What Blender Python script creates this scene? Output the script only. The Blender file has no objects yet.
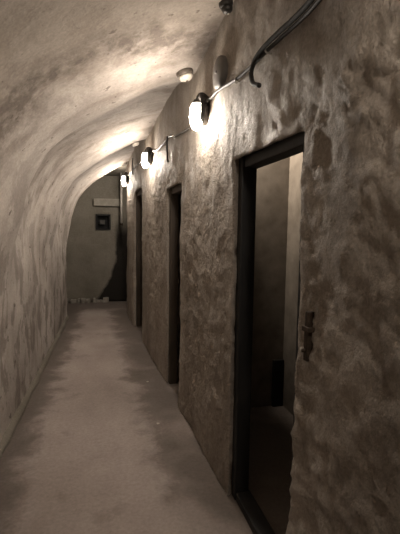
import bpy, bmesh, math, random
from mathutils import Vector, noise, Matrix
import numpy as np

random.seed(4)
S = bpy.context.scene
COL = S.collection

# ------------------------------------------------------------------ helpers
def link(o, parent=None):
    COL.objects.link(o)
    if parent is not None:
        o.parent = parent
    return o

def mesh_obj(name, verts, faces, mat, parent=None, smooth=True):
    me = bpy.data.meshes.new(name)
    me.from_pydata([tuple(v) for v in verts], [], faces)
    me.update()
    if smooth:
        me.polygons.foreach_set('use_smooth', [True] * len(me.polygons))
    me.materials.append(mat)
    return link(bpy.data.objects.new(name, me), parent)

def bm_obj(name, bm, mat, parent=None, smooth=False):
    me = bpy.data.meshes.new(name)
    bmesh.ops.recalc_face_normals(bm, faces=bm.faces)
    bm.to_mesh(me)
    bm.free()
    if smooth:
        me.polygons.foreach_set('use_smooth', [True] * len(me.polygons))
    me.materials.append(mat)
    return link(bpy.data.objects.new(name, me), parent)

def empty(name, loc, rotz=0.0):
    o = bpy.data.objects.new(name, None)
    o.empty_display_size = 0.05
    o.location = loc
    o.rotation_euler = (0, 0, rotz)
    return link(o)

def tag(o, label=None, cat=None, group=None, kind=None):
    if label: o['label'] = label
    if cat: o['category'] = cat
    if group: o['group'] = group
    if kind: o['kind'] = kind
    return o

def add_box(bm, lo, hi, bevel=0.0, jitter=0.0):
    r = bmesh.ops.create_cube(bm, size=1.0)
    vs = r['verts']
    for v in vs:
        for k in range(3):
            v.co[k] = lo[k] if v.co[k] < 0 else hi[k]
            if jitter:
                v.co[k] += random.uniform(-jitter, jitter)
    if bevel > 0:
        es = list({e for v in vs for e in v.link_edges})
        bmesh.ops.bevel(bm, geom=es, offset=bevel, segments=2, profile=0.6, affect='EDGES')

def add_tube(bm, pts, r, seg=10, cap=True):
    pts = [Vector(p) for p in pts]
    rings = []
    up = Vector((0.31, 0.2, 0.93)).normalized()
    for i, p in enumerate(pts):
        t = (pts[min(i + 1, len(pts) - 1)] - pts[max(i - 1, 0)]).normalized()
        a = t.cross(up)
        if a.length < 0.05:
            a = t.cross(Vector((1, 0, 0)))
        a.normalize()
        b = t.cross(a).normalized()
        rr = r[i] if isinstance(r, (list, tuple)) else r
        rings.append([bm.verts.new(p + (a * math.cos(q) + b * math.sin(q)) * rr)
                      for q in [2 * math.pi * k / seg for k in range(seg)]])
    for A, B in zip(rings, rings[1:]):
        for k in range(seg):
            bm.faces.new((A[k], A[(k + 1) % seg], B[(k + 1) % seg], B[k]))
    if cap:
        bm.faces.new(rings[0]); bm.faces.new(rings[-1])

def spline(pts, n=8):
    pts = [Vector(p) for p in pts]
    out = []
    P = [pts[0] * 2 - pts[1]] + pts + [pts[-1] * 2 - pts[-2]]
    for i in range(1, len(P) - 2):
        for k in range(n):
            t = k / n
            a, b, c, d = P[i - 1], P[i], P[i + 1], P[i + 2]
            out.append(0.5 * ((2 * b) + (c - a) * t + (2 * a - 5 * b + 4 * c - d) * t * t
                              + (3 * b - a - 3 * c + d) * t ** 3))
    out.append(pts[-1])
    return out

def add_lathe(bm, prof, axis='z', seg=28, sx=1.0, sy=1.0):
    """prof: (r, h). Revolved about +axis; r=0 closes the end."""
    rings = []
    for r, h in prof:
        if r < 1e-6:
            rings.append([bm.verts.new((0, 0, h))])
        else:
            rings.append([bm.verts.new((r * math.cos(q) * sx, r * math.sin(q) * sy, h))
                          for q in [2 * math.pi * k / seg for k in range(seg)]])
    allv = [v for R in rings for v in R]
    for A, B in zip(rings, rings[1:]):
        for k in range(seg):
            a0, a1 = A[k % len(A)], A[(k + 1) % len(A)]
            b0, b1 = B[k % len(B)], B[(k + 1) % len(B)]
            f = []
            for v in (a0, a1, b1, b0):
                if v not in f:
                    f.append(v)
            if len(f) >= 3:
                bm.faces.new(f)
    if axis == '-x':                       # h runs towards -x
        M = Matrix(((0, 0, -1), (1, 0, 0), (0, 1, 0)))
        for v in allv: v.co = M @ v.co
    elif axis == '-y':
        M = Matrix(((1, 0, 0), (0, 0, -1), (0, 1, 0)))
        for v in allv: v.co = M @ v.co
    elif axis == '-z':
        for v in allv: v.co = Vector((v.co.x, v.co.y, -v.co.z))
    return allv

def fn(p, o):                                # fractal noise
    return noise.fractal(p, 1.0, 2.0, o, noise_basis='PERLIN_ORIGINAL')

def sstep(a, b, x):
    t = min(1.0, max(0.0, (x - a) / (b - a)))
    return t * t * (3 - 2 * t)

# ------------------------------------------------------------------ materials
class NT:
    def __init__(self, name):
        self.m = bpy.data.materials.new(name)
        self.m.use_nodes = True
        self.t = self.m.node_tree
        self.b = self.t.nodes['Principled BSDF']
        self.pos = self.t.nodes.new('ShaderNodeNewGeometry').outputs['Position']
    def N(self, kind, **kw):
        n = self.t.nodes.new(kind)
        for k, v in kw.items():
            setattr(n, k, v)
        return n
    def L(self, a, b): self.t.links.new(a, b)
    def map(self, scale=(1, 1, 1), loc=(0, 0, 0)):
        n = self.N('ShaderNodeMapping')
        n.inputs['Scale'].default_value = scale
        n.inputs['Location'].default_value = loc
        self.L(self.pos, n.inputs['Vector'])
        return n.outputs[0]
    def noise(self, scale, detail=6, rough=0.55, stretch=(1, 1, 1), loc=(0, 0, 0), dist=0.0):
        n = self.N('ShaderNodeTexNoise')
        n.inputs['Scale'].default_value = scale
        n.inputs['Detail'].default_value = detail
        n.inputs['Roughness'].default_value = rough
        n.inputs['Distortion'].default_value = dist
        self.L(self.map(stretch, loc), n.inputs['Vector'])
        return n.outputs[0]
    def ramp(self, f, stops):
        n = self.N('ShaderNodeValToRGB')
        cr = n.color_ramp
        while len(cr.elements) < len(stops):
            cr.elements.new(0.5)
        for e, (p, c) in zip(cr.elements, stops):
            e.position = p
            e.color = (c, c, c, 1) if isinstance(c, (int, float)) else (*c, 1)
        self.L(f, n.inputs[0])
        return n.outputs[0]
    def mix(self, f, a, b, blend='MIX'):
        n = self.N('ShaderNodeMix', data_type='RGBA', blend_type=blend)
        for s, v in ((n.inputs[0], f), (n.inputs[6], a), (n.inputs[7], b)):
            if isinstance(v, (int, float)): s.default_value = v
            elif isinstance(v, tuple): s.default_value = (*v, 1)
            else: self.L(v, s)
        return n.outputs[2]
    def math(self, op, a, b=0.0, c=0.0):
        n = self.N('ShaderNodeMath', operation=op)
        for s, v in zip(n.inputs, (a, b, c)):
            if isinstance(v, (int, float)): s.default_value = v
            else: self.L(v, s)
        return n.outputs[0]
    def xyz(self):
        n = self.N('ShaderNodeSeparateXYZ')
        self.L(self.pos, n.inputs[0])
        return n.outputs
    def finish(self, col, rough=0.9, bumps=(), spec=0.25):
        if isinstance(col, tuple): self.b.inputs['Base Color'].default_value = (*col, 1)
        else: self.L(col, self.b.inputs['Base Color'])
        if isinstance(rough, (int, float)): self.b.inputs['Roughness'].default_value = rough
        else: self.L(rough, self.b.inputs['Roughness'])
        self.b.inputs['Specular IOR Level'].default_value = spec
        prev = None
        for h, st, d in bumps:
            n = self.N('ShaderNodeBump')
            n.inputs['Strength'].default_value = st
            n.inputs['Distance'].default_value = d
            self.L(h, n.inputs['Height'])
            if prev is not None: self.L(prev, n.inputs['Normal'])
            prev = n.outputs[0]
        if prev is not None: self.L(prev, self.b.inputs['Normal'])
        return self.m

XR0, XRK = 0.805, -0.0335
XL0, XLK = -0.779, 0.0415
def XR(y): return XR0 + XRK * y
def XL(y): return XL0 + XLK * y
def WOFF(y): return 0.0

def mat_whitewash():
    n = NT('peeling_whitewash')
    big = n.noise(1.3, 5, 0.6)
    base = n.ramp(big, [(0.30, (0.27, 0.238, 0.212)), (0.5, (0.41, 0.368, 0.331)), (0.70, (0.54, 0.492, 0.447))])
    # vertical run marks and worn-off patches, low on the wall and in a band across the vault
    run = n.noise(3.6, 7, 0.62, (1.0, 1.3, 0.75), (3.1, 0, 0), 0.3)
    m1 = n.ramp(run, [(0.50, 0.0), (0.55, 0.8), (0.66, 1.0)])
    x, y, z = n.xyz()
    low = n.math('MULTIPLY', m1, n.ramp(n.math('MULTIPLY', z, 0.36), [(0.0, 1.0), (0.42, 0.8), (0.70, 0.32), (1.0, 0.3)]))
    col = n.mix(n.math('MULTIPLY', low, 0.82), base, (0.165, 0.14, 0.12))
    # the stretch nearest the viewer is tinted darker brown, mostly on the vault
    near_tint = n.math('MULTIPLY', n.ramp(n.math('MULTIPLY', n.math('ADD', y, n.math('MULTIPLY', n.math('SUBTRACT', n.noise(1.6, 5, 0.6, (1, 1, 1), (2, 8, 2)), 0.5), 0.9)), 0.25), [(0.56, 1.0), (0.68, 0.0)]), n.ramp(n.math('SUBTRACT', z, 1.5), [(0.0, 0.2), (0.5, 1.0)]))
    col = n.mix(n.math('MULTIPLY', near_tint, 0.55), col, (0.225, 0.186, 0.142))
    # smudged soot band on the vault
    wob = n.noise(2.2, 5, 0.6, (1, 1, 1), (7, 2, 1))
    yb = n.math('ADD', y, n.math('MULTIPLY', n.math('SUBTRACT', wob, 0.5), 1.0))
    band = n.ramp(n.math('MULTIPLY', n.math('ABSOLUTE', n.math('SUBTRACT', yb, 2.42)), 1.0), [(0.05, 1.0), (0.3, 0.0)])
    band = n.math('MULTIPLY', band, n.ramp(n.math('SUBTRACT', z, 1.6), [(0.1, 0.0), (0.45, 1.0)]))
    spk = n.noise(9, 5, 0.65, (1, 1, 1), (1, 4, 9))
    band = n.math('MULTIPLY', band, n.ramp(spk, [(0.34, 0.25), (0.56, 1.0)]))
    col = n.mix(n.math("MULTIPLY", band, 0.92), col, (0.13, 0.108, 0.092))
    strk = n.noise(1.0, 6, 0.58, (1.3, 3.8, 1.3), (4, 0.6, 4), 0.35)
    strk = n.math('MULTIPLY', n.ramp(strk, [(0.50, 0.0), (0.62, 1.0)]), n.ramp(n.math('SUBTRACT', z, 1.2), [(0.1, 0.25), (0.7, 1.0)]))
    strk = n.math('MULTIPLY', strk, n.ramp(n.noise(7, 5, 0.6, (1, 1, 1), (3, 7, 3)), [(0.35, 0.2), (0.6, 1.0)]))
    strk = n.math('MULTIPLY', strk, n.ramp(n.math('MULTIPLY', y, 0.2), [(0.42, 0.15), (0.66, 1.0)]))
    col = n.mix(n.math('MULTIPLY', strk, 0.75), col, (0.17, 0.14, 0.115))
    # small chips
    chip = n.ramp(n.noise(13, 3, 0.5, (1, 1, 1.0), (2, 2, 2)), [(0.67, 0.0), (0.71, 1.0)])
    col = n.mix(n.math('MULTIPLY', chip, 0.75), col, (0.11, 0.09, 0.075))
    fine = n.noise(60, 6, 0.6)
    col = n.mix(0.16, col, n.ramp(fine, [(0.3, 0.1), (0.7, 0.9)]), 'OVERLAY')
    return n.finish(col, 0.92, [(n.noise(22, 8, 0.6), 0.35, 0.012), (fine, 0.25, 0.004), (m1, 0.25, -0.006)], 0.15)

def mat_render():
    """brown cement render of the right wall"""
    n = NT('brown_cement_render')
    big = n.noise(2.1, 6, 0.6, (1, 1.2, 0.38), (5, 0, 0))
    base = n.ramp(big, [(0.3, (0.245, 0.208, 0.172)), (0.5, (0.35, 0.304, 0.256)), (0.7, (0.45, 0.398, 0.344))])
    x, y, z = n.xyz()
    mid = n.noise(7.5, 8, 0.68, (1, 1.2, 0.45), (0, 3, 0), 0.4)
    col = n.mix(n.math('MULTIPLY', n.ramp(mid, [(0.42, 0.0), (0.75, 1.0)]), 0.28), base, (0.15, 0.125, 0.10))
    lt = n.noise(9, 6, 0.6, (1, 1, 1), (8, 8, 1))
    col = n.mix(n.math('MULTIPLY', n.ramp(lt, [(0.58, 0.0), (0.72, 1.0)]), 0.25), col, (0.38, 0.33, 0.265))
    fine = n.noise(75, 6, 0.65)
    col = n.mix(0.28, col, n.ramp(fine, [(0.3, 0.1), (0.7, 0.9)]), 'OVERLAY')
    return n.finish(col, n.ramp(mid, [(0.3, 0.48), (0.6, 0.8)]),
                    [(n.noise(26, 9, 0.7), 1.0, 0.030), (fine, 0.8, 0.008)], 0.4)

def mat_floor():
    n = NT('worn_concrete_floor')
    big = n.noise(1.5, 6, 0.6, (1, 0.7, 1), (2, 1, 0))
    base = n.ramp(big, [(0.3, (0.295, 0.25, 0.225)), (0.5, (0.372, 0.320, 0.292)), (0.7, (0.44, 0.386, 0.356))])
    x, y, z = n.xyz()
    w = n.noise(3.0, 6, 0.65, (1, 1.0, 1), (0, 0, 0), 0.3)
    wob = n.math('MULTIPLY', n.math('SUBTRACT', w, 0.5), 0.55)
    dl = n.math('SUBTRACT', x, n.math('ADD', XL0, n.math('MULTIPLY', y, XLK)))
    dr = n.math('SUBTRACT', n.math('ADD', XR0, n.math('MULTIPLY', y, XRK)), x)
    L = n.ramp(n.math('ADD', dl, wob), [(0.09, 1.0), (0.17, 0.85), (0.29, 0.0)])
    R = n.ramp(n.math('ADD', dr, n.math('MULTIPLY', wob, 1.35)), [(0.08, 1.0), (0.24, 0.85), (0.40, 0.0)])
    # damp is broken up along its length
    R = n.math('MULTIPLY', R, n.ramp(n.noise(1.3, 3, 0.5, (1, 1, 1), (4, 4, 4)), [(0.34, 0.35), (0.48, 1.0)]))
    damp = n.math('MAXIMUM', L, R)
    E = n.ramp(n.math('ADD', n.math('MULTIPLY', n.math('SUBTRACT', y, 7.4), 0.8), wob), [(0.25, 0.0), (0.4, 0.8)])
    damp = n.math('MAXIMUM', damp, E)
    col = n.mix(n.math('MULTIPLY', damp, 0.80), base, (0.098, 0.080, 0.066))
    pt = n.ramp(n.noise(2.6, 6, 0.62, (1, 1, 1), (9, 3, 0)), [(0.58, 0.0), (0.68, 1.0)])
    col = n.mix(n.math('MULTIPLY', pt, 0.35), col, (0.13, 0.108, 0.09))
    fine = n.noise(45, 7, 0.65)
    col = n.mix(0.2, col, n.ramp(fine, [(0.3, 0.15), (0.7, 0.85)]), 'OVERLAY')
    return n.finish(col, n.ramp(damp, [(0.0, 0.88), (1.0, 0.72)]),
                    [(n.noise(14, 8, 0.6), 0.3, 0.008), (fine, 0.25, 0.003)], 0.25)

def mat_end():
    n = NT('grey_rendered_end_wall')
    big = n.noise(1.8, 6, 0.6, (1, 1, 1), (1, 1, 6))
    base = n.ramp(big, [(0.3, (0.165, 0.148, 0.120)), (0.5, (0.215, 0.195, 0.160)), (0.7, (0.26, 0.24, 0.20))])
    x, y, z = n.xyz()
    # black patch in the right-hand corner, widening towards the floor
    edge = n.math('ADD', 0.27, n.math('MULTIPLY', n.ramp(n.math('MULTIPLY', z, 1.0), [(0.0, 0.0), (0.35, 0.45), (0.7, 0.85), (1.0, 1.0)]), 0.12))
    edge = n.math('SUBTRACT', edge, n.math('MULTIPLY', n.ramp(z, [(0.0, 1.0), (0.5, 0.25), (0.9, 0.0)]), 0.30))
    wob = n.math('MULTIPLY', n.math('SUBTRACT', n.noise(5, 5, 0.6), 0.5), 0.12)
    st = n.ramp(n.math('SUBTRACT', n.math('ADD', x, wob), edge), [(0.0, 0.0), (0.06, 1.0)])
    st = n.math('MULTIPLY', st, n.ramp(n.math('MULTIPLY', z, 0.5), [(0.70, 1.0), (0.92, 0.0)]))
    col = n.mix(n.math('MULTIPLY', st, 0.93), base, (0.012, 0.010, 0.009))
    fine = n.noise(50, 6, 0.6)
    col = n.mix(0.2, col, n.ramp(fine, [(0.3, 0.15), (0.7, 0.85)]), 'OVERLAY')
    return n.finish(col, 0.93, [(n.noise(18, 8, 0.6), 0.4, 0.012), (fine, 0.3, 0.004)], 0.15)

def mat_simple(name, c1, c2, scale=20, rough=0.6, metal=0.0, bump=0.15, stretch=(1, 1, 1), spec=0.35):
    n = NT(name)
    t = n.noise(scale, 6, 0.6, stretch)
    n.finish(n.ramp(t, [(0.3, c1), (0.7, c2)]), rough, [(t, bump, 0.004)] if bump else (), spec)
    n.b.inputs['Metallic'].default_value = metal
    return n.m

def mat_glow(name, col, strength):
    n = NT(name)
    n.b.inputs['Base Color'].default_value = (0.9, 0.88, 0.84, 1)
    n.b.inputs['Roughness'].default_value = 0.3
    n.b.inputs['Emission Color'].default_value = (*col, 1)
    n.b.inputs['Emission Strength'].default_value = strength
    return n.m

GLOW = 70.0
M_white = mat_whitewash()
M_render = mat_render()
M_floor = mat_floor()
M_end = mat_end()
M_cell = mat_simple('dusty_cell_plaster', (0.15, 0.128, 0.105), (0.25, 0.218, 0.185), 7, 0.95, 0, 0.5)
M_frame = mat_simple('blackened_door_frame', (0.009, 0.0085, 0.0085), (0.018, 0.017, 0.016), 14, 0.6, 0, 0.3, (1, 1, 0.2))
M_timber = mat_simple('brown_door_timber', (0.040, 0.030, 0.022), (0.075, 0.058, 0.043), 10, 0.75, 0, 0.3, (1, 1, 0.15))
M_black = mat_simple('black_rubber', (0.010, 0.009, 0.008), (0.018, 0.016, 0.014), 30, 0.75, 0, 0.05)
M_cable = mat_simple('dark_cable_sheath', (0.020, 0.017, 0.015), (0.036, 0.031, 0.027), 30, 0.65, 0, 0.05)
M_grey_cable = mat_simple('grey_cable_sheath', (0.09, 0.08, 0.07), (0.14, 0.125, 0.11), 30, 0.45, 0, 0.05)
M_clip = mat_simple('pale_plastic', (0.50, 0.47, 0.42), (0.62, 0.58, 0.52), 30, 0.5, 0, 0.05)
M_iron = mat_simple('rusty_iron', (0.022, 0.015, 0.010), (0.060, 0.040, 0.027), 40, 0.75, 0.3, 0.4)
M_lampmetal = mat_simple('dark_cast_metal', (0.030, 0.027, 0.024), (0.055, 0.050, 0.045), 40, 0.5, 0.4, 0.1)
M_disc = mat_simple('dull_grey_plastic', (0.075, 0.066, 0.058), (0.10, 0.089, 0.079), 20, 0.65, 0, 0.08)
M_fix = mat_simple('yellowed_white_plastic', (0.55, 0.50, 0.43), (0.64, 0.59, 0.51), 20, 0.4, 0, 0.03)
M_fixring = mat_simple('brown_grey_plastic', (0.085, 0.070, 0.056), (0.12, 0.10, 0.082), 20, 0.6, 0, 0.05)
M_hatch = mat_simple('black_hatch_metal', (0.004, 0.004, 0.004), (0.008, 0.007, 0.006), 20, 0.7, 0, 0.1)
M_hatchplate = mat_simple('grey_hatch_plate', (0.04, 0.037, 0.033), (0.07, 0.065, 0.058), 30, 0.6, 0, 0.1)
M_pipe = mat_simple('grey_pipe_metal', (0.30, 0.28, 0.25), (0.42, 0.39, 0.35), 15, 0.5, 0.1, 0.1)
M_glass = mat_glow('glowing_opal_glass', (1.0, 0.885, 0.765), GLOW)

# ------------------------------------------------------------------ right wall
Y0, YE = -2.2, 8.6                    # corridor length built
ZT = 2.80
DOORS = [(1.40, 2.085, 1.92), (3.33, 3.89, 1.93), (5.55, 6.36, 2.10), (7.45, 8.6, 2.48)]
THK = 0.13

def rough_amt(y, z):
    near = 1.0 + 0.5 * sstep(1.5, 1.1, y)
    a = 0.35 + 0.65 * sstep(2.25, 1.95, z + 0.12 * fn(Vector((y * 2, z, 3)), 2))
    p = sstep(-0.15, 0.25, fn(Vector((y * 0.9, z * 0.9, 11)), 3))
    return a * (0.45 + 0.55 * p) * near

def wall_disp(y, z):
    v = Vector((0.3, y, z))
    d = 0.018 * fn(v * 1.1, 3)
    d += 0.009 * fn(v * 4.5 + Vector((4, 0, 0)), 3)
    r = rough_amt(y, z)
    d += 0.010 * r * fn(v * 15 + Vector((0, 7, 0)), 3)
    t = fn(v * 34 + Vector((0, 0, 9)), 2)
    d += 0.0085 * r * max(0.0, t) ** 0.8
    # heavier plaster coat on the wall nearest the viewer
    e = 1.17 + 0.05 * fn(Vector((z * 2.2 + 0.31, 1.37, 5.43)), 3)
    d += 0.035 * sstep(e + 0.10, e - 0.10, y) * (0.5 + 0.5 * sstep(1.2, 2.2, z))
    return d

def lines(lo, hi, step, must):
    xs = sorted(set([lo, hi] + [m for m in must if lo < m < hi]))
    out = []
    for a, b in zip(xs, xs[1:]):
        k = max(1, int(round((b - a) / step(0.5 * (a + b)))))
        out += [a + (b - a) * i / k for i in range(k)]
    return out + [hi]

must = [v for d in DOORS for v in d[:2]] + [0.6, 1.0, 2.6, 4.4, 5.5]
def ystep(y):
    return 0.06 if y < 0.6 else 0.015 if y < 2.6 else 0.02 if y < 4.4 else 0.035
ys = lines(Y0, YE, ystep, must)
zs = lines(0.0, ZT, lambda z: 0.017, [d[2] for d in DOORS] + [1.0, 2.0])
ny, nz = len(ys), len(zs)

def in_door(y, z):
    return any(a < y < b and z < h for a, b, h in DOORS)

idx = -np.ones((ny, nz), dtype=int)
verts, faces = [], []
def gv(i, k):
    if idx[i, k] < 0:
        y, z = ys[i], zs[k]
        d = wall_disp(y, z)
        yy, zz = y, z
        for a, b, h in DOORS:                   # crumbly arrises around the openings
            if z <= h + 1e-6 and (abs(y - a) < 1e-6 or abs(y - b) < 1e-6):
                s = -1 if abs(y - a) < 1e-6 else 1
                yy += s * (0.003 + 0.010 * max(0.0, fn(Vector((a * 3.1, y, z * 5.3 + 0.2)), 4)))
                d = d * 0.5 - 0.006
            elif abs(z - h) < 1e-6 and a <= y <= b:
                zz += 0.004 + 0.008 * abs(fn(Vector((y * 9, a, 2)), 3))
                d = d * 0.5 - 0.004
        idx[i, k] = len(verts)
        verts.append((XR(y) - d, yy, zz))
    return int(idx[i, k])
for i in range(ny - 1):
    for k in range(nz - 1):
        if not in_door(0.5 * (ys[i] + ys[i + 1]), 0.5 * (zs[k] + zs[k + 1])):
            faces.append((gv(i, k), gv(i, k + 1), gv(i + 1, k + 1), gv(i + 1, k)))
wr = mesh_obj('wall_right', verts, faces, M_render)
md = wr.modifiers.new('thickness', 'SOLIDIFY')
md.thickness = THK
# face normals must look to -x
if wr.data.polygons[0].normal.x > 0:
    wr.data.flip_normals()
md.offset = -1.0
tag(wr, kind='structure')

# ------------------------------------------------------------------ left wall and vault
PROF = [(0.0, 1.15), (0.006, 1.38), (0.045, 1.72), (0.125, 2.0), (0.27, 2.24), (0.50, 2.45), (0.76, 2.625), (1.0, 2.735)]
prof = spline([(u, 0, z) for u, z in PROF], 9)
pl = [0.0]
for a, b in zip(prof, prof[1:]):
    pl.append(pl[-1] + (b - a).length)
def prof_at(s):
    s *= pl[-1]
    for i in range(len(pl) - 1):
        if s <= pl[i + 1] or i == len(pl) - 2:
            t = (s - pl[i]) / (pl[i + 1] - pl[i])
            return prof[i].lerp(prof[i + 1], t), (prof[i + 1] - prof[i])
def rib(y):
    """formwork bulges: the vault steps inward and falls away again, about every two metres"""
    c = [(-1.35, 0.9, 0.5), (0.85, 0.9, 0.5), (3.02, 0.85, 0.36), (5.12, 0.85, 0.36), (7.25, 0.9, 0.5)]
    v = 0.0
    for y0, wn, wf in c:
        w = wn if y < y0 else wf
        v = max(v, math.exp(-((y - y0) / w) ** 2 * 1.4))
    return v
def skin(y, s_or_z, vault):
    if vault:
        p, t = prof_at(s_or_z)
        w = XR(y) + 0.04 - XL(y)
        base = Vector((XL(y) + p.x * w, y, p.z))
        nrm = Vector((t.z, 0, -t.x * w)).normalized()
        q = s_or_z
        amp = 0.165 * sstep(0.0, 0.26, q) * (1.0 - 0.42 * sstep(0.7, 1.0, q))
        tilt = y - 0.25 * (1 - q)
    else:
        base = Vector((XL(y), y, s_or_z))
        nrm = Vector((1, 0, 0))
        amp, tilt = 0.0, y
    v = base * 1.0
    d = 0.016 * fn(v * 1.0 + Vector((20, 0, 0)), 3) + 0.007 * fn(v * 4 + Vector((3, 3, 0)), 3) + 0.0022 * fn(v * 16, 3)
    d += amp * (rib(tilt) - 0.55)
    return base + nrm * d

yl = lines(Y0, 7.15, lambda y: 0.07 if y < 0.5 else 0.028, [0.5])
def sheet(name, params, vault, mat):
    V, Fc = [], []
    n = len(params)
    for y in yl:
        for p in params:
            V.append(skin(y, p, vault))
    m = len(V)
    for i, y in enumerate(yl):                        # outer face of the masonry
        for k, p in enumerate(params):
            a = skin(y, params[max(0, k - 1)], vault); b = skin(y, params[min(n - 1, k + 1)], vault)
            t = (b - a).normalized()
            V.append(V[i * n + k] - Vector((t.z, 0, -t.x)) * 0.18)
    for i in range(len(yl) - 1):
        for k in range(n - 1):
            q = (i * n + k, i * n + k + 1, (i + 1) * n + k + 1, (i + 1) * n + k)
            Fc.append(q[::-1])
            Fc.append(tuple(v + m for v in q))
    e = len(V)                                        # the end of the masonry, with its own edge
    last = (len(yl) - 1) * n
    for k in range(n):
        V.append(V[last + k].copy()); V.append(V[m + last + k].copy())
    for k in range(n - 1):
        Fc.append((e + 2 * k, e + 2 * k + 1, e + 2 * k + 3, e + 2 * k + 2))
    o = mesh_obj(name, V, Fc, mat)
    if o.data.polygons[0].normal.x < 0:
        o.data.flip_normals()
    return tag(o, kind='structure')
sheet('wall_left', lines(0.0, 1.15, lambda z: 0.03, []), False, M_white)
sheet('ceiling', lines(0.0, 1.0, lambda z: 0.016, []), True, M_white)

# low cement kerb at the foot of the left wall
V, Fc = [], []
yk = lines(Y0, 7.15, lambda y: 0.06, [])
for y in yk:
    j = 0.010 * fn(Vector((y * 3, 2, 0)), 3)
    x0 = XL(y) - 0.05
    V += [(x0, y, 0.055 + j), (XL(y) + 0.012 + j, y, 0.042 + j), (XL(y) + 0.026 + j, y, 0.02), (XL(y) + 0.045 + 2 * j, y, -0.01), (x0, y, -0.01)]
for i in range(len(yk) - 1):
    for k in range(5):
        a, b = i * 5 + k, i * 5 + (k + 1) % 5
        Fc.append((a, b, b + 5, a + 5))
Fc += [(4, 3, 2, 1, 0), tuple(len(V) - 5 + q for q in range(5))]
tag(mesh_obj('baseboard_left', V, Fc, M_end), kind='structure')

# ------------------------------------------------------------------ floor
V, Fc = [], []
xs_ = lines(-1.5, 2.9, lambda x: 0.05, [])
yf = lines(Y0 - 0.3, 9.0, lambda y: 0.05, [])
for y in yf:
    for x in xs_:
        V.append((x, y, 0.005 * fn(Vector((x * 1.5, y * 1.5, 0)), 3)))
n = len(xs_)
for i in range(len(yf) - 1):
    for k in range(n - 1):
        Fc.append((i * n + k, i * n + k + 1, (i + 1) * n + k + 1, (i + 1) * n + k))
fl = mesh_obj('floor', V, Fc, M_floor)
m = fl.modifiers.new('thickness', 'SOLIDIFY'); m.thickness, m.offset = 0.15, -1.0
tag(fl, kind='structure')

# ------------------------------------------------------------------ end chamber
def slab(name, lo, hi, mat, parent=None, bevel=0.0):
    bm = bmesh.new(); add_box(bm, lo, hi, bevel)
    o = bm_obj(name, bm, mat, parent)
    return tag(o, kind='structure') if parent is None else o

HX0, HX1, HZ0, HZ1 = 0.015, 0.315, 1.515, 1.835          # hatch recess in the end wall
bm = bmesh.new()
ex = lines(-1.1, 2.9, lambda x: 0.06, [HX0, HX1])
ez = lines(0.0, 2.9, lambda z: 0.06, [HZ0, HZ1])
gid = {}
for i in range(len(ex) - 1):
    for k in range(len(ez) - 1):
        cx, cz = 0.5 * (ex[i] + ex[i + 1]), 0.5 * (ez[k] + ez[k + 1])
        if HX0 < cx < HX1 and HZ0 < cz < HZ1: continue
        q = []
        for a, b in ((i, k), (i + 1, k), (i + 1, k + 1), (i, k + 1)):
            if (a, b) not in gid:
                p = Vector((ex[a], YE, ez[b]))
                p.y -= 0.02 * fn(p * 1.2, 3) + 0.008 * fn(p * 5, 3)
                gid[(a, b)] = bm.verts.new(p)
            q.append(gid[(a, b)])
        bm.faces.new(q)
me = bpy.data.meshes.new('wall_back'); bm.to_mesh(me); bm.free()
me.polygons.foreach_set('use_smooth', [True] * len(me.polygons))
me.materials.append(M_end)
wb = link(bpy.data.objects.new('wall_back', me))
if me.polygons[0].normal.y > 0: me.flip_normals()
m = wb.modifiers.new('thickness', 'SOLIDIFY'); m.thickness, m.offset = 0.25, -1.0
tag(wb, kind='structure')
slab('ceiling_back', (-1.1, 7.30, 2.62), (0.60, 8.62, 2.80), M_end)
slab('wall_side_back', (-1.25, 7.0, 0), (-0.95, 8.75, 2.8), M_end)
slab('wall_return_back', (-0.97, 7.02, 0), (-0.62, 7.16, 2.8), M_end)
bm = bmesh.new()
add_box(bm, (-0.02, 8.50, 2.00), (0.53, 8.66, 2.15), 0.012)
o = bm_obj('trim_1', bm, mat_simple('pale_ledge_render', (0.26, 0.24, 0.20), (0.40, 0.37, 0.32), 8, 0.93, 0, 0.4)); tag(o, kind='structure')
# crumbling strip at the foot of the end wall
bm = bmesh.new()
random.seed(9)
x = -0.80
while x < 0.16:
    w = random.uniform(0.05, 0.13)
    h = random.uniform(0.05, 0.10)
    add_box(bm, (x, 8.60 - random.uniform(0.05, 0.11), -0.01), (x + w, 8.66, h), 0.012, 0.008)
    x += w + random.choice([0.0, 0.01, 0.05])
o = bm_obj('baseboard_back', bm, mat_simple('crumbled_lime', (0.16, 0.145, 0.12), (0.42, 0.39, 0.34), 9, 0.95, 0, 0.3)); tag(o, kind='structure')

# behind the viewer
slab('wall_front', (-1.2, Y0 - 0.2, 0), (1.1, Y0, 2.9), M_white)

# ------------------------------------------------------------------ cells behind the right wall
CX1 = 1.60
def cell_walls(y0, y1, xb, tag_no):
    pass
slab('wall_cell_back', (CX1, 0.3, 0), (CX1 + 0.15, 3.45, 2.5), M_cell)
slab('wall_cell_side_near', (XR(0.4) + 0.10, 0.3, 0), (CX1, 0.45, 2.5), M_cell)
slab('wall_cell_side', (XR(3.3) + 0.10, 3.16, 0), (CX1, 3.28, 2.5), M_cell)
slab('ceiling_cell', (XR(0) + 0.12, 0.3, 2.45), (CX1 + 0.15, 8.75, 2.6), M_cell)
slab('wall_cell_back_middle', (CX1, 3.45, 0), (CX1 + 0.15, 7.30, 2.5), M_cell)
slab('wall_cell_side_middle', (XR(5) + 0.10, 4.95, 0), (CX1, 5.1, 2.5), M_cell)
slab('wall_cell_side_far', (XR(7.2) + 0.10, 7.15, 0), (CX1, 7.3, 2.5), M_cell)
slab('wall_passage_back', (1.5, 7.30, 0), (1.65, 8.7, 2.5), M_frame)  # near-black material puts the unlit dark of the passage into the colour

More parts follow.
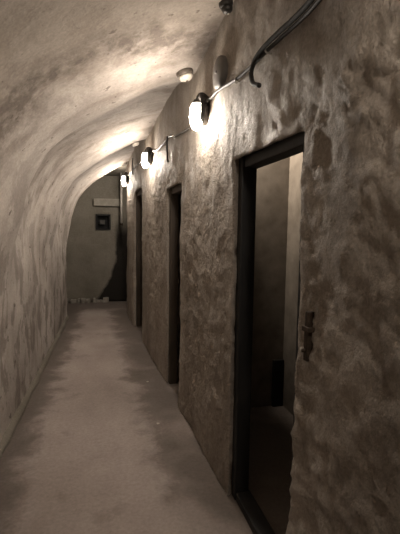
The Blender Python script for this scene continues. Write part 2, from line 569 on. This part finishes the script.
# door linings
def door_lining(no, y0, y1, h, mat, jt, depth, inset):
    e = empty('door_%d' % no, (XR(y0), y0, 0))
    e['kind'] = 'structure'
    for a, b in ((y0, y0 + jt), (y1 - jt, y1)):
        bm = bmesh.new()
        xa = XR(0.5 * (a + b)) + inset
        add_box(bm, (xa, a - 0.02 if a == y0 else a, 0.0), (xa + depth, b + 0.02 if b == y1 else b, h + 0.02), 0.006)
        o = bm_obj('door_jamb', bm, mat, e)
        o.matrix_parent_inverse = Matrix.Translation(-Vector(e.location))
    bm = bmesh.new()
    xa = XR(0.5 * (y0 + y1)) + inset
    add_box(bm, (xa + 0.002, y0 + 0.005, h - jt), (xa + depth - 0.002, y1 - 0.005, h + 0.02), 0.006)
    o = bm_obj('door_head', bm, mat, e)
    o.matrix_parent_inverse = Matrix.Translation(-Vector(e.location))
    return e
d1 = door_lining(1, 1.40, 2.085, 1.92, M_frame, 0.04, 0.085, 0.025)
door_lining(2, 3.33, 3.89, 1.93, M_timber, 0.05, 0.08, 0.03)
door_lining(3, 5.55, 6.36, 2.10, M_timber, 0.06, 0.08, 0.03)
# worn timber sill of the nearest doorway
bm = bmesh.new(); add_box(bm, (XR(1.7) + 0.02, 1.43, -0.01), (XR(1.7) + 0.11, 2.07, 0.045), 0.01)
o = bm_obj('door_sill', bm, M_frame, d1); o.matrix_parent_inverse = Matrix.Translation(-Vector(d1.location))

# ------------------------------------------------------------------ bulkhead lamps
def make_lamp():
    """origin on the wall face, light looks to -x"""
    root = empty('bulkhead_lamp', (0, 0, 0))
    bm = bmesh.new()                                        # oval cast housing on the wall, open towards the globe
    for v in add_lathe(bm, [(0.0, -0.02), (0.050, -0.02), (0.055, 0.022), (0.060, 0.060), (0.056, 0.060), (0.049, 0.024), (0.040, 0.012), (0.0, 0.010)], '-x', 32, 0.95, 1.75):
        v.co.z += 0.038
    bm_obj('housing', bm, M_lampmetal, root, True)
    bm = bmesh.new()                                        # long opal globe standing clear of the wall
    H_, R_ = 0.090, 0.046
    prof_ = [(0.0, -H_)]
    for q in range(-80, 81, 10):
        t = math.radians(q)
        prof_.append((R_ * math.cos(t) ** 0.80, H_ * math.sin(t) ** 1 if True else 0))
    prof_.append((0.0, H_))
    for v in add_lathe(bm, prof_, 'z', 28):
        v.co += Vector((-0.070, 0.0, 0.0))
    bm_obj('glass_globe', bm, M_glass, root, True)
    bm = bmesh.new()                                        # collar on top of the globe
    for v in add_lathe(bm, [(0.0, 0.074), (0.028, 0.072), (0.028, 0.082), (0.022, 0.097), (0.014, 0.104), (0.0, 0.105)], 'z', 20):
        v.co += Vector((-0.070, 0.0, 0.0))
    bm_obj('collar', bm, M_lampmetal, root, True)
    bm = bmesh.new()                                        # arm looping from the wall over the globe
    loop = spline([(0.005, 0.0, 0.120), (-0.018, 0.0, 0.138), (-0.042, 0.0, 0.142), (-0.062, 0.0, 0.126), (-0.070, 0.0, 0.100)], 6)
    add_tube(bm, loop, 0.0085, 10)
    bm_obj('arm', bm, M_lampmetal, root, True)
    bm = bmesh.new()                                        # cable gland
    add_tube(bm, [(-0.018, -0.040, 0.070), (-0.016, -0.085, 0.088)], [0.014, 0.011], 12)
    bm_obj('cable_gland', bm, M_lampmetal, root, True)
    return root

def copy_tree(o, parent=None):
    c = o.copy(); COL.objects.link(c)
    if parent is not None: c.parent = parent
    for ch in list(o.children):
        copy_tree(ch, c)
    return c

lamp0 = make_lamp()
LAMPS = [
    (2.59, 2.278, 'lit oval bulkhead lamp on brown wall just beyond the nearest doorway, largest glowing lamp'),
    (4.74, 2.34, 'lit oval bulkhead lamp on right wall beyond the second doorway, middle glowing lamp'),
    (7.05, 2.355, 'lit oval bulkhead lamp farthest down the right wall, smallest glow by the end arch'),
    (0.34, 2.33, 'lit oval bulkhead lamp on right wall before the nearest doorway, close to the viewer'),
]
ang = math.atan(-XRK)
for i, (y, z, lab) in enumerate(LAMPS):
    o = lamp0 if i == 0 else copy_tree(lamp0)
    o.location = (XR(y) - wall_disp(y, z) - 0.004, y, z)
    o.rotation_euler = (0, 0, ang)
    tag(o, lab, 'lamp', 'bulkhead lamps along the right wall')

# ------------------------------------------------------------------ wall cables
def onwall(y, z, off):
    return Vector((XR(y) - wall_disp(y, z) - off, y, z))

def cable(name, pts, r, mat, label, cat='cable', group=None, clips=(), n=8, out=0.0):
    e = empty(name, onwall(pts[0][0], pts[0][1], 0.0))
    P = spline([(0, y, z) for y, z in pts], n)
    off = r * 1.0 + 0.004 + out
    sm = []
    for p in P:                                      # follow the wall's broad shape
        best = max(wall_disp(p.y + a, p.z + b) for a, b in ((0, 0), (0.02, 0), (-0.02, 0), (0, .02), (0, -.02)))
        sm.append(best)
    ker = 3
    sm2 = [max(sm[max(0, i - ker):i + ker + 1]) for i in range(len(sm))]
    sm2 = [sum(sm2[max(0, i - ker):i + ker + 1]) / len(sm2[max(0, i - ker):i + ker + 1]) for i in range(len(sm2))]
    W = [Vector((XR(p.y) - d - off, p.y, p.z)) for p, d in zip(P, sm2)]
    bm = bmesh.new(); add_tube(bm, W, r, 10)
    inv = Matrix.Translation(-Vector(e.location))
    o = bm_obj('sheath', bm, mat, e, True); o.matrix_parent_inverse = inv
    for f in clips:
        i = int(f * (len(W) - 1))
        t = (W[min(i + 1, len(W) - 1)] - W[max(0, i - 1)]).normalized()
        bm = bmesh.new()
        u = Vector((1, 0, 0)); v = t.cross(u).normalized()
        arc = [W[i] + u * 0.02 - v * (r + 0.004)] + [W[i] - (u * math.sin(a) + v * math.cos(a)) * (r + 0.002) for a in [math.pi * k / 6 for k in range(7)]] + [W[i] + u * 0.02 + v * (r + 0.004)]
        for s in (-0.003, 0.003):
            pass
        add_tube(bm, arc, 0.0042, 6)
        o = bm_obj('clip', bm, M_clip, e, True); o.matrix_parent_inverse = inv
    return tag(e, label, cat, group)

cable('power_cable', [(0.46, 2.303), (0.6, 2.305), (1.10, 2.300), (1.256, 2.306), (1.448, 2.318), (1.652, 2.322), (1.857, 2.326), (2.045, 2.330), (2.324, 2.362), (2.43, 2.362), (2.50, 2.366)],
      0.0085, M_cable, 'dark power cable running along right wall above nearest doorway to the largest lamp', 'cable', None, (0.515, 0.70))
cable('loose_cable', [(0.5, 2.312), (1.10, 2.308), (1.256, 2.314), (1.448, 2.326), (1.60, 2.331), (1.73, 2.326), (1.80, 2.306), (1.815, 2.266), (1.775, 2.216), (1.70, 2.182)],
      0.0105, M_black, 'thick black cable above nearest doorway with its loose end curling down', 'cable', None, (), out=0.019)
cable('power_cable', [(2.67, 2.29), (2.90, 2.296), (3.20, 2.318), (3.45, 2.340), (3.667, 2.385), (3.95, 2.375), (4.24, 2.378), (4.50, 2.402), (4.655, 2.428)],
      0.0085, M_grey_cable, 'grey cable sagging along right wall between the largest lamp and the middle lamp', 'cable', None, (0.42,))
cable('loose_cable', [(3.68, 2.385), (3.70, 2.33), (3.69, 2.26), (3.66, 2.20), (3.62, 2.15)],
      0.0085, M_black, 'short black cable end hanging beneath the wall cable beside the second doorway', 'cable', out=0.019)
cable('power_cable', [(4.86, 2.385), (5.43, 2.44), (5.8, 2.45), (6.13, 2.455), (6.6, 2.43), (6.965, 2.443)],
      0.0085, M_grey_cable, 'grey cable along right wall between the middle lamp and the farthest lamp', 'cable', None, (0.4,))
cable('loose_cable', [(6.20, 2.60), (6.26, 2.55), (6.27, 2.50), (6.25, 2.42), (6.21, 2.36)],
      0.0085, M_black, 'short black cable end hanging high on the wall before the farthest lamp', 'cable', out=0.019)

# ------------------------------------------------------------------ round cover and ceiling fixtures
e = empty('round_cover', onwall(2.31, 2.455, 0.0)); e.rotation_euler = (0, 0, ang)
bm = bmesh.new()
add_lathe(bm, [(0.0, -0.02), (0.088, -0.02), (0.090, 0.020), (0.085, 0.032), (0.072, 0.037), (0.0, 0.040)], '-x', 36)
bm_obj('cover_plate', bm, M_disc, e, True)
bm = bmesh.new(); add_lathe(bm, [(0.0, 0.036), (0.008, 0.036), (0.008, 0.043), (0.0, 0.045)], '-x', 12)
bm_obj('screw', bm, M_lampmetal, e, True)
tag(e, 'round dull grey cover on right wall above the cable, beside the largest lamp', 'cover')

def vault_hit(x, y):
    """z of the vault above (x, y)"""
    best = None
    for k in range(20, 101):
        p = skin(y, k / 100.0, True)
        if best is None or abs(p.x - x) < abs(best[0].x - x):
            best = (p, k / 100.0)
    p, q = best
    a, b = skin(y, max(0, q - 0.02), True), skin(y, min(1, q + 0.02), True)
    t = (b - a).normalized()
    return p, Vector((t.z, 0, -t.x)).normalized()

def make_fixture(dark=False):
    root = empty('ceiling_fixture', (0, 0, 0))
    bm = bmesh.new()
    add_lathe(bm, [(0.0, -0.02), (0.060, -0.02), (0.062, 0.012), (0.058, 0.022), (0.048, 0.026), (0.0, 0.026)], '-z', 28)
    bm_obj('base_ring', bm, M_fixring if not dark else M_lampmetal, root, True)
    bm = bmesh.new()
    add_lathe(bm, [(0.0, 0.024), (0.050, 0.024), (0.050, 0.036), (0.042, 0.050), (0.026, 0.058), (0.0, 0.061)], '-z', 28)
    bm_obj('dome', bm, M_fix if not dark else M_lampmetal, root, True)
    bm = bmesh.new()
    add_lathe(bm, [(0.0, 0.058), (0.009, 0.058), (0.009, 0.064), (0.0, 0.066)], '-z', 12)
    bm_obj('centre_cap', bm, M_fixring if not dark else M_clip, root, True)
    return root
fx = make_fixture()
for i, (x, y, lab) in enumerate([(0.625, 2.90, 'small round white ceiling fixture above and beside the largest lamp'),
                                 (0.515, 5.38, 'small round white ceiling fixture farther along, above the middle lamp')]):
    o = fx if i == 0 else copy_tree(fx)
    p, nr = vault_hit(x, y)
    o.location = p + nr * 0.004
    o.rotation_euler = Vector((0, 0, -1)).rotation_difference(nr).to_euler()
    tag(o, lab, 'ceiling fixture', 'round ceiling fixtures')
o = make_fixture(True)  # same kind of fixture, its unlit look put into a darker colour
p, nr = vault_hit(0.69, 2.14)
o.location = p + nr * 0.003
o.rotation_euler = Vector((0, 0, -1)).rotation_difference(nr).to_euler()
o.scale = (0.62, 0.62, 0.9)
tag(o, 'small dark ceiling fixture with a pale centre at top edge, nearest the viewer', 'ceiling fixture')

# ------------------------------------------------------------------ iron latch by the nearest doorway
ly = 1.300
e = empty('iron_latch', onwall(ly, 1.07, 0.0)); e.rotation_euler = (0, 0, ang)
def lp(name, lo, hi, bev=0.003):
    bm = bmesh.new(); add_box(bm, lo, hi, bev); return bm_obj(name, bm, M_iron, e)
lp('strap', (-0.012, -0.010, 0.00), (0.02, 0.016, 0.115))
lp('hasp', (-0.020, -0.024, 0.112), (0.02, 0.020, 0.130))
lp('upper_strap', (-0.012, -0.010, 0.128), (0.02, 0.012, 0.185))
bm = bmesh.new(); add_tube(bm, [(-0.014, 0.003, 0.04), (-0.026, 0.003, 0.04)], [0.008, 0.006], 10); bm_obj('rivet', bm, M_iron, e, True)
bm = bmesh.new(); add_tube(bm, [(-0.010, 0.034, 0.035), (0.02, 0.036, 0.035)], [0.007, 0.009], 10); o = bm_obj('peg', bm, M_clip, e, True); o['label'] = 'pale peg'
tag(e, 'narrow rusty iron latch on brown wall right of the nearest doorway', 'latch')

# ------------------------------------------------------------------ end wall hatch and pipe
e = empty('wall_hatch', (HX0, YE, HZ0))
w, h = HX1 - HX0, HZ1 - HZ0
bm = bmesh.new()
t = 0.035
for lo, hi in (((0, -0.03, 0), (t, 0.2, h)), ((w - t, -0.03, 0), (w, 0.2, h)), ((t, -0.03, 0), (w - t, 0.2, t)), ((t, -0.03, h - t), (w - t, 0.2, h)), ((t, 0.17, t), (w - t, 0.2, h - t))):
    add_box(bm, lo, hi, 0.003)
bm_obj('frame', bm, M_hatch, e)
bm = bmesh.new(); add_box(bm, (0.085, 0.02, 0.11), (0.185, 0.05, 0.20), 0.006); o = bm_obj('plate', bm, M_hatchplate, e); o['label'] = 'small grey plate inside hatch'
bm = bmesh.new()
for z in (0.125, 0.185):
    add_tube(bm, [(0.02, 0.06, z), (w - 0.02, 0.06, z)], 0.006, 8)
bm_obj('crossbar', bm, M_hatch, e)
tag(e, 'square black hatch in the grey end wall below the ledge', 'hatch')

yp = 8.0
e = empty('hanging_pipe', (XR(yp) - 0.035, yp, 1.62))
bm = bmesh.new(); add_tube(bm, [(0, 0, 0), (0, 0, 1.03)], 0.022, 14); bm_obj('pipe', bm, M_pipe, e, True)
bm = bmesh.new(); add_tube(bm, [(0, 0, -0.01), (0, 0, 0.03)], 0.027, 14); bm_obj('collar', bm, M_iron, e, True)
tag(e, 'grey vertical pipe hanging from ceiling in far right corner near end wall', 'pipe')

# ------------------------------------------------------------------ dark block in the cell and chips on the floor
bm = bmesh.new(); add_box(bm, (0, -0.03, 0), (0.10, 0.0, 0.42), 0.006)  # upright dark box at a dark slot low in the corner
o = bm_obj('block', bm, M_frame); o.location = (CX1 - 0.102, 3.158, 0.0)
tag(o, 'dark upright board in the back corner of the nearest cell', 'block')
random.seed(3)
def chip(x, y, s, lab):
    bm = bmesh.new()
    bmesh.ops.create_icosphere(bm, subdivisions=1, radius=s)
    for v in bm.verts:
        v.co *= random.uniform(0.7, 1.25); v.co.z *= 0.45
    o = bm_obj('plaster_chip', bm, M_fix)
    o.location = (x, y, 0.005 * fn(Vector((x * 1.5, y * 1.5, 0)), 3) + s * 0.3)
    tag(o, lab, 'plaster chip')
chip(0.50, 3.95, 0.012, 'tiny white plaster chip on the floor mid-corridor, farther of two')
chip(0.47, 3.05, 0.013, 'tiny white plaster chip on floor centre, nearer of two')

# ------------------------------------------------------------------ light
W = bpy.data.worlds.new('dark'); S.world = W
W.use_nodes = True
W.node_tree.nodes['Background'].inputs[0].default_value = (0.5, 0.45, 0.4, 1)
W.node_tree.nodes['Background'].inputs[1].default_value = 0.0

L = bpy.data.lights.new('cell_strip_spot', 'SPOT')  # added spot with no fixture, brightens the strip of cell wall
L.energy = 15; L.color = (1.0, 0.86, 0.70); L.spot_size = math.radians(75); L.spot_blend = 0.5; L.shadow_soft_size = 0.04
lo = link(bpy.data.objects.new('cell_strip_spot', L))
lo.location = (1.00, 3.06, 2.42)
lo.rotation_euler = (Vector((1.60, 2.98, 1.85)) - lo.location).to_track_quat('-Z', 'Y').to_euler()

# ------------------------------------------------------------------ camera
cam = bpy.data.cameras.new('camera')
cam.sensor_fit = 'AUTO'; cam.sensor_width = 36.0
cam.lens = 36.0 * 401.0 / 534.0
cam.clip_start = 0.02
co = link(bpy.data.objects.new('camera', cam))
yaw, pitch, roll = math.radians(14.683), math.radians(5.347), math.radians(0.8)
f = Vector((math.sin(yaw) * math.cos(pitch), math.cos(yaw) * math.cos(pitch), -math.sin(pitch)))
r0 = Vector((math.cos(yaw), -math.sin(yaw), 0)); u0 = r0.cross(f)
r = r0 * math.cos(roll) + u0 * math.sin(roll)
u = u0 * math.cos(roll) - r0 * math.sin(roll)
co.matrix_world = Matrix(((r.x, u.x, -f.x, 0), (r.y, u.y, -f.y, 0), (r.z, u.z, -f.z, 1.55), (0, 0, 0, 1)))
S.camera = co

vs = S.view_settings
vs.view_transform = 'Standard'; vs.look = 'None'; vs.gamma = 1.0; vs.use_curve_mapping = False
vs.exposure = 2.0
S.cycles.use_denoising = True
S.cycles.max_bounces = 10
S.cycles.diffuse_bounces = 6
